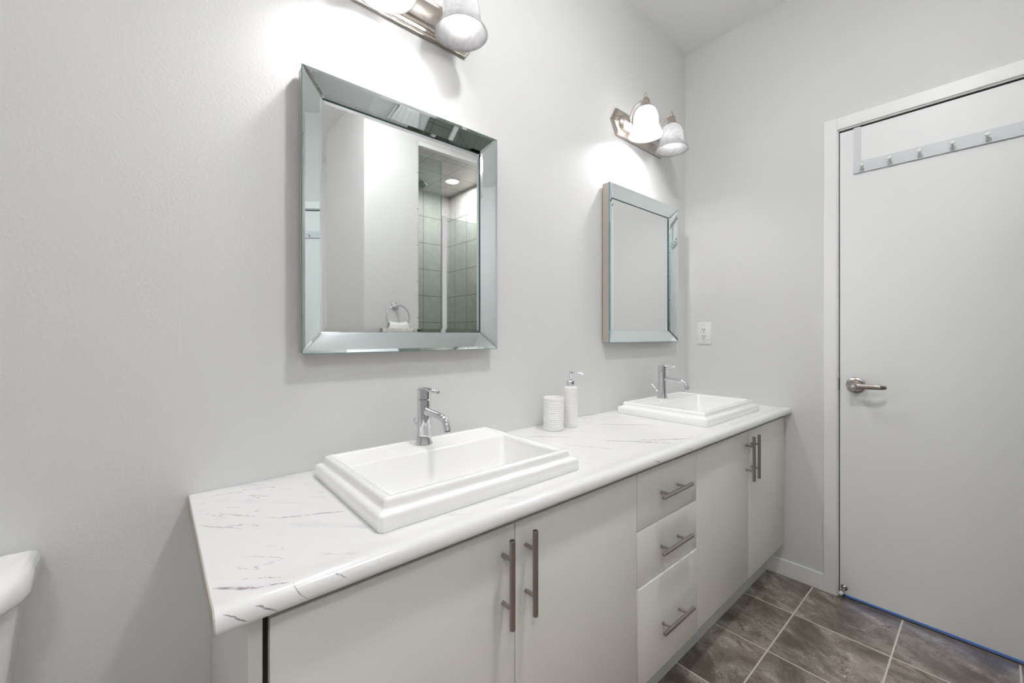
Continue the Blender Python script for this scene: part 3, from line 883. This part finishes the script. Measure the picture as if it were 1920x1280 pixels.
loft(b, [egg(cx, -0.36, 0.115, 0.20, 0.22, 0.0005), egg(cx, -0.36, 0.112, 0.19, 0.22, 0.03), egg(cx, -0.37, 0.105, 0.16, 0.21, 0.16), egg(cx, -0.42, 0.150, 0.22, 0.27, 0.28), egg(cx, -0.44, 0.182, 0.27, 0.30, 0.36), egg(cx, -0.44, 0.185, 0.275, 0.36, 0.395), egg(cx, -0.44, 0.14, 0.22, 0.19, 0.397), egg(cx, -0.44, 0.10, 0.15, 0.12, 0.28), egg(cx, -0.44, 0.05, 0.07, 0.06, 0.22)], True, True)
obj('bowl', b, M['porcelain'], tl, 60)
b = B(); loft(b, [egg(cx, -0.44, 0.187, 0.278, 0.205, 0.398), egg(cx, -0.44, 0.190, 0.281, 0.208, 0.404), egg(cx, -0.44, 0.188, 0.279, 0.206, 0.424), egg(cx, -0.44, 0.175, 0.262, 0.195, 0.432)], True, True)
obj('seat_lid', b, M['plastic'], tl, 50)

# ================================================================== things seen in the mirrors
# towel ring on the wall facing the vanity
RXc, RZc, RYc = 1.238, 1.252, YF + 0.052
tr = thing('towel_ring', (RXc, YF, 1.345), 'round chrome towel ring reflected in the nearer mirror', 'towel ring')
b = B(); lathe(b, (RXc, YF, 1.345), [(0.0, 0)] and [(0.024, 0.0), (0.024, -0.006), (0.020, -0.010), (0.009, -0.014), (0.008, -0.05), (0.010, -0.056), (0.006, -0.060)], 28, '-y')
obj('mount', b, M['chrome'], tr, 35)
b = B()
n = 48; ring_r = 0.082; pts = [(RXc + ring_r * math.sin(2 * PI * k / n), RYc, RZc + 0.012 + ring_r * math.cos(2 * PI * k / n)) for k in range(n)]
rings = []
for k in range(n):
    a = 2 * PI * k / n; e = Vector((math.sin(a), 0, math.cos(a)))
    rings.append([Vector(pts[k]) + (e * math.cos(2 * PI * j / 12) + Vector((0, 1, 0)) * math.sin(2 * PI * j / 12)) * 0.0048 for j in range(12)])
loft(b, rings + [rings[0]], False, False); bmesh.ops.remove_doubles(b, verts=b.verts, dist=1e-6)
obj('ring', b, M['chrome'], tr, 60)
# towel threaded through the ring
b = B()
random.seed(4)
nx = 22
rows = []
zring = RZc + 0.012 - ring_r + 0.020
path = [(RYc + 0.020, 0.86), (RYc + 0.022, 0.95), (RYc + 0.022, 1.05), (RYc + 0.021, 1.12), (RYc + 0.019, zring + 0.000), (RYc + 0.013, zring + 0.016), (RYc, zring + 0.024), (RYc - 0.013, zring + 0.016), (RYc - 0.020, zring + 0.0), (RYc - 0.022, 1.10), (RYc - 0.022, 1.02), (RYc - 0.022, 0.94)]
for y, z in path:
    t_ = min(1, max(0, (zring + 0.02 - z) / 0.16)); wd = 0.062 + 0.048 * t_
    rows.append([Vector((RXc + wd * (2 * i / nx - 1), y + 0.005 * math.sin(i * 1.3) * (0.3 + t_) * 0.6, z + 0.010 * (abs(2 * i / nx - 1) ** 2) * (1 - t_))) for i in range(nx + 1)])
vv = [[b.verts.new(p) for p in row] for row in rows]
for a, c in zip(vv, vv[1:]):
    for i in range(nx): b.faces.new((a[i], a[i + 1], c[i + 1], c[i]))
tw = obj('hand_towel', b, M['towel'], None, 80)
sm = tw.modifiers.new('thick', 'SOLIDIFY'); sm.thickness = 0.007; sm.offset = 0
tag(tw, 'white hand towel threaded through the chrome ring', 'towel')

# shower glass
sg = thing('shower_door', (1.54, YF - 0.065, 0), 'tall greenish glass shower panel reflected in the nearer mirror', 'shower glass', 'shower glass')
b = box(B(), BX1 + 0.004, 1.645, YF - 0.075, YF - 0.067, 0.03, 2.47, 0.0008, 1); obj('glass_pane', b, M['pane'], sg)
for z in (0.30, 0.95):
    b = box(B(), BX1 + 0.001, BX1 + 0.06, YF - 0.083, YF - 0.059, z - 0.045, z + 0.045, 0.002, 1); obj('hinge', b, M['chrome'], sg)
sp_ = thing('shower_screen', (1.95, YF - 0.065, 0), 'lower fixed glass shower panel with white edge post reflected in nearer mirror', 'shower glass', 'shower glass')
b = box(B(), 1.690, XE - 0.013, YF - 0.075, YF - 0.067, 0.03, 2.045, 0.0008, 1); obj('glass_pane', b, M['pane'], sp_)
b = box(B(), 1.655, 1.690, YF - 0.083, YF - 0.059, 0.0, 2.055, 0.002, 1); obj('edge_post', b, M['trim'], sp_)
b = box(B(), 1.690, XE - 0.013, YF - 0.083, YF - 0.059, 0.0, 0.03, 0.002, 1); obj('base_rail', b, M['trim'], sp_)

# rain head on its arm
sh_ = thing('rain_shower', (1.60, -1.98, 2.40), 'grey round rain shower head on arm under the tiled ceiling', 'shower head')
b = B(); lathe(b, (1.60, -1.98, 2.375), [(0.100, 0), (0.103, 0.004), (0.096, 0.014), (0.070, 0.034), (0.040, 0.048), (0.018, 0.055), (0.014, 0.066)], 36); hh = obj('head', b, M['chrome'], sh_, 35)
b = B(); lathe(b, (1.60, -1.98, 2.375), [(0.096, 0.001), (0.096, -0.002), (0.003, -0.002)], 36); obj('nozzle_plate', b, M['nozzles'], hh, 30)
b = B(); tube(b, [(BX1, -1.98, 2.46)] + bez((1.49, -1.98, 2.46), (1.57, -1.98, 2.468), (1.60, -1.98, 2.455), (1.60, -1.98, 2.432), 10), 0.010, 16); obj('arm', b, M['chrome'], sh_, 40)
sv = thing('shower_valve', (1.86, SB, 1.05), 'chrome shower valve on the rear tiled wall of the shower', 'shower valve')
b = B(); lathe(b, (1.86, SB, 1.05), [(0.075, 0), (0.073, -0.006), (0.03, -0.012), (0.026, -0.04), (0.02, -0.045)], 32, '-y'); obj('escutcheon', b, M['chrome'], sv, 35)
b = B(); tube(b, [(1.86, SB + 0.042, 1.05), (1.90, SB + 0.05, 0.985)], [0.010, 0.006], 14); obj('lever', b, M['chrome'], sv, 40)

def downlight(name, x, y, z, r, m, label, group=None):
    t_ = thing(name, (x, y, z), label, 'ceiling light', group)
    b = B(); lathe(b, (x, y, z), [(r, -0.004), (r * 1.08, -0.006), (r * 1.32, -0.004), (r * 1.36, 0.0)], 40, cap0=False, cap1=False); obj('trim_ring', b, M['trim'], t_, 35)
    b = B(); lathe(b, (x, y, z), [(r * 1.01, -0.0035), (r * 0.5, -0.0045), (0.003, -0.005)], 40, cap0=True, cap1=True); obj('lens', b, m, t_, 60)
    return t_
downlight('shower_light', 2.045, -2.10, 2.542, 0.052, M['shower_lamp'], 'small round lit downlight in the tiled shower ceiling')
pk = thing('ceiling_light', (0.83, -0.97, ZC), 'small round lit puck light on the ceiling above the vanity', 'ceiling light', 'ceiling lights')
b = B(); lathe(b, (0.83, -0.97, ZC), [(0.092, 0.0), (0.092, -0.006), (0.084, -0.008)], 48, cap0=False, cap1=False); obj('trim_ring', b, M['trim'], pk, 35)
b = B(); lathe(b, (0.83, -0.97, ZC), [(0.080, -0.006), (0.080, -0.036), (0.074, -0.042), (0.003, -0.044)], 48); obj('lens', b, M['lamp'], pk, 40)
dm = thing('ceiling_light', (-0.50, -2.05, ZC), 'wide frosted dome light added for fill, out of view at the left rear of the bathroom', 'ceiling light', 'ceiling lights')  # added lamp, unseen, brightens the room in general
b = B(); lathe(b, (-0.50, -2.05, ZC), [(0.185, 0.0), (0.19, -0.012), (0.178, -0.022), (0.165, -0.022)], 48, cap0=False, cap1=False); obj('trim_ring', b, M['trim'], dm, 35)
b = B(); lathe(b, (-0.50, -2.05, ZC), [(0.172, -0.02), (0.170, -0.045), (0.155, -0.080), (0.12, -0.110), (0.07, -0.130), (0.003, -0.137)], 48, cap0=True, cap1=True); obj('fill_dome_lens', b, M['dome'], dm, 60)

# bit of lint on the floor
b = B(); tube(b, bez((2.0694, -0.766, 0.0012), (2.074, -0.785, 0.0012), (2.082, -0.80, 0.0012), (2.0823, -0.8162, 0.0014), 10), [0.0006] * 9 + [0.0012, 0.0016], 8)
tag(obj('lint_thread', b, M['thread'], None, 60), 'tiny white thread lying on the dark floor tile near the door', 'lint')
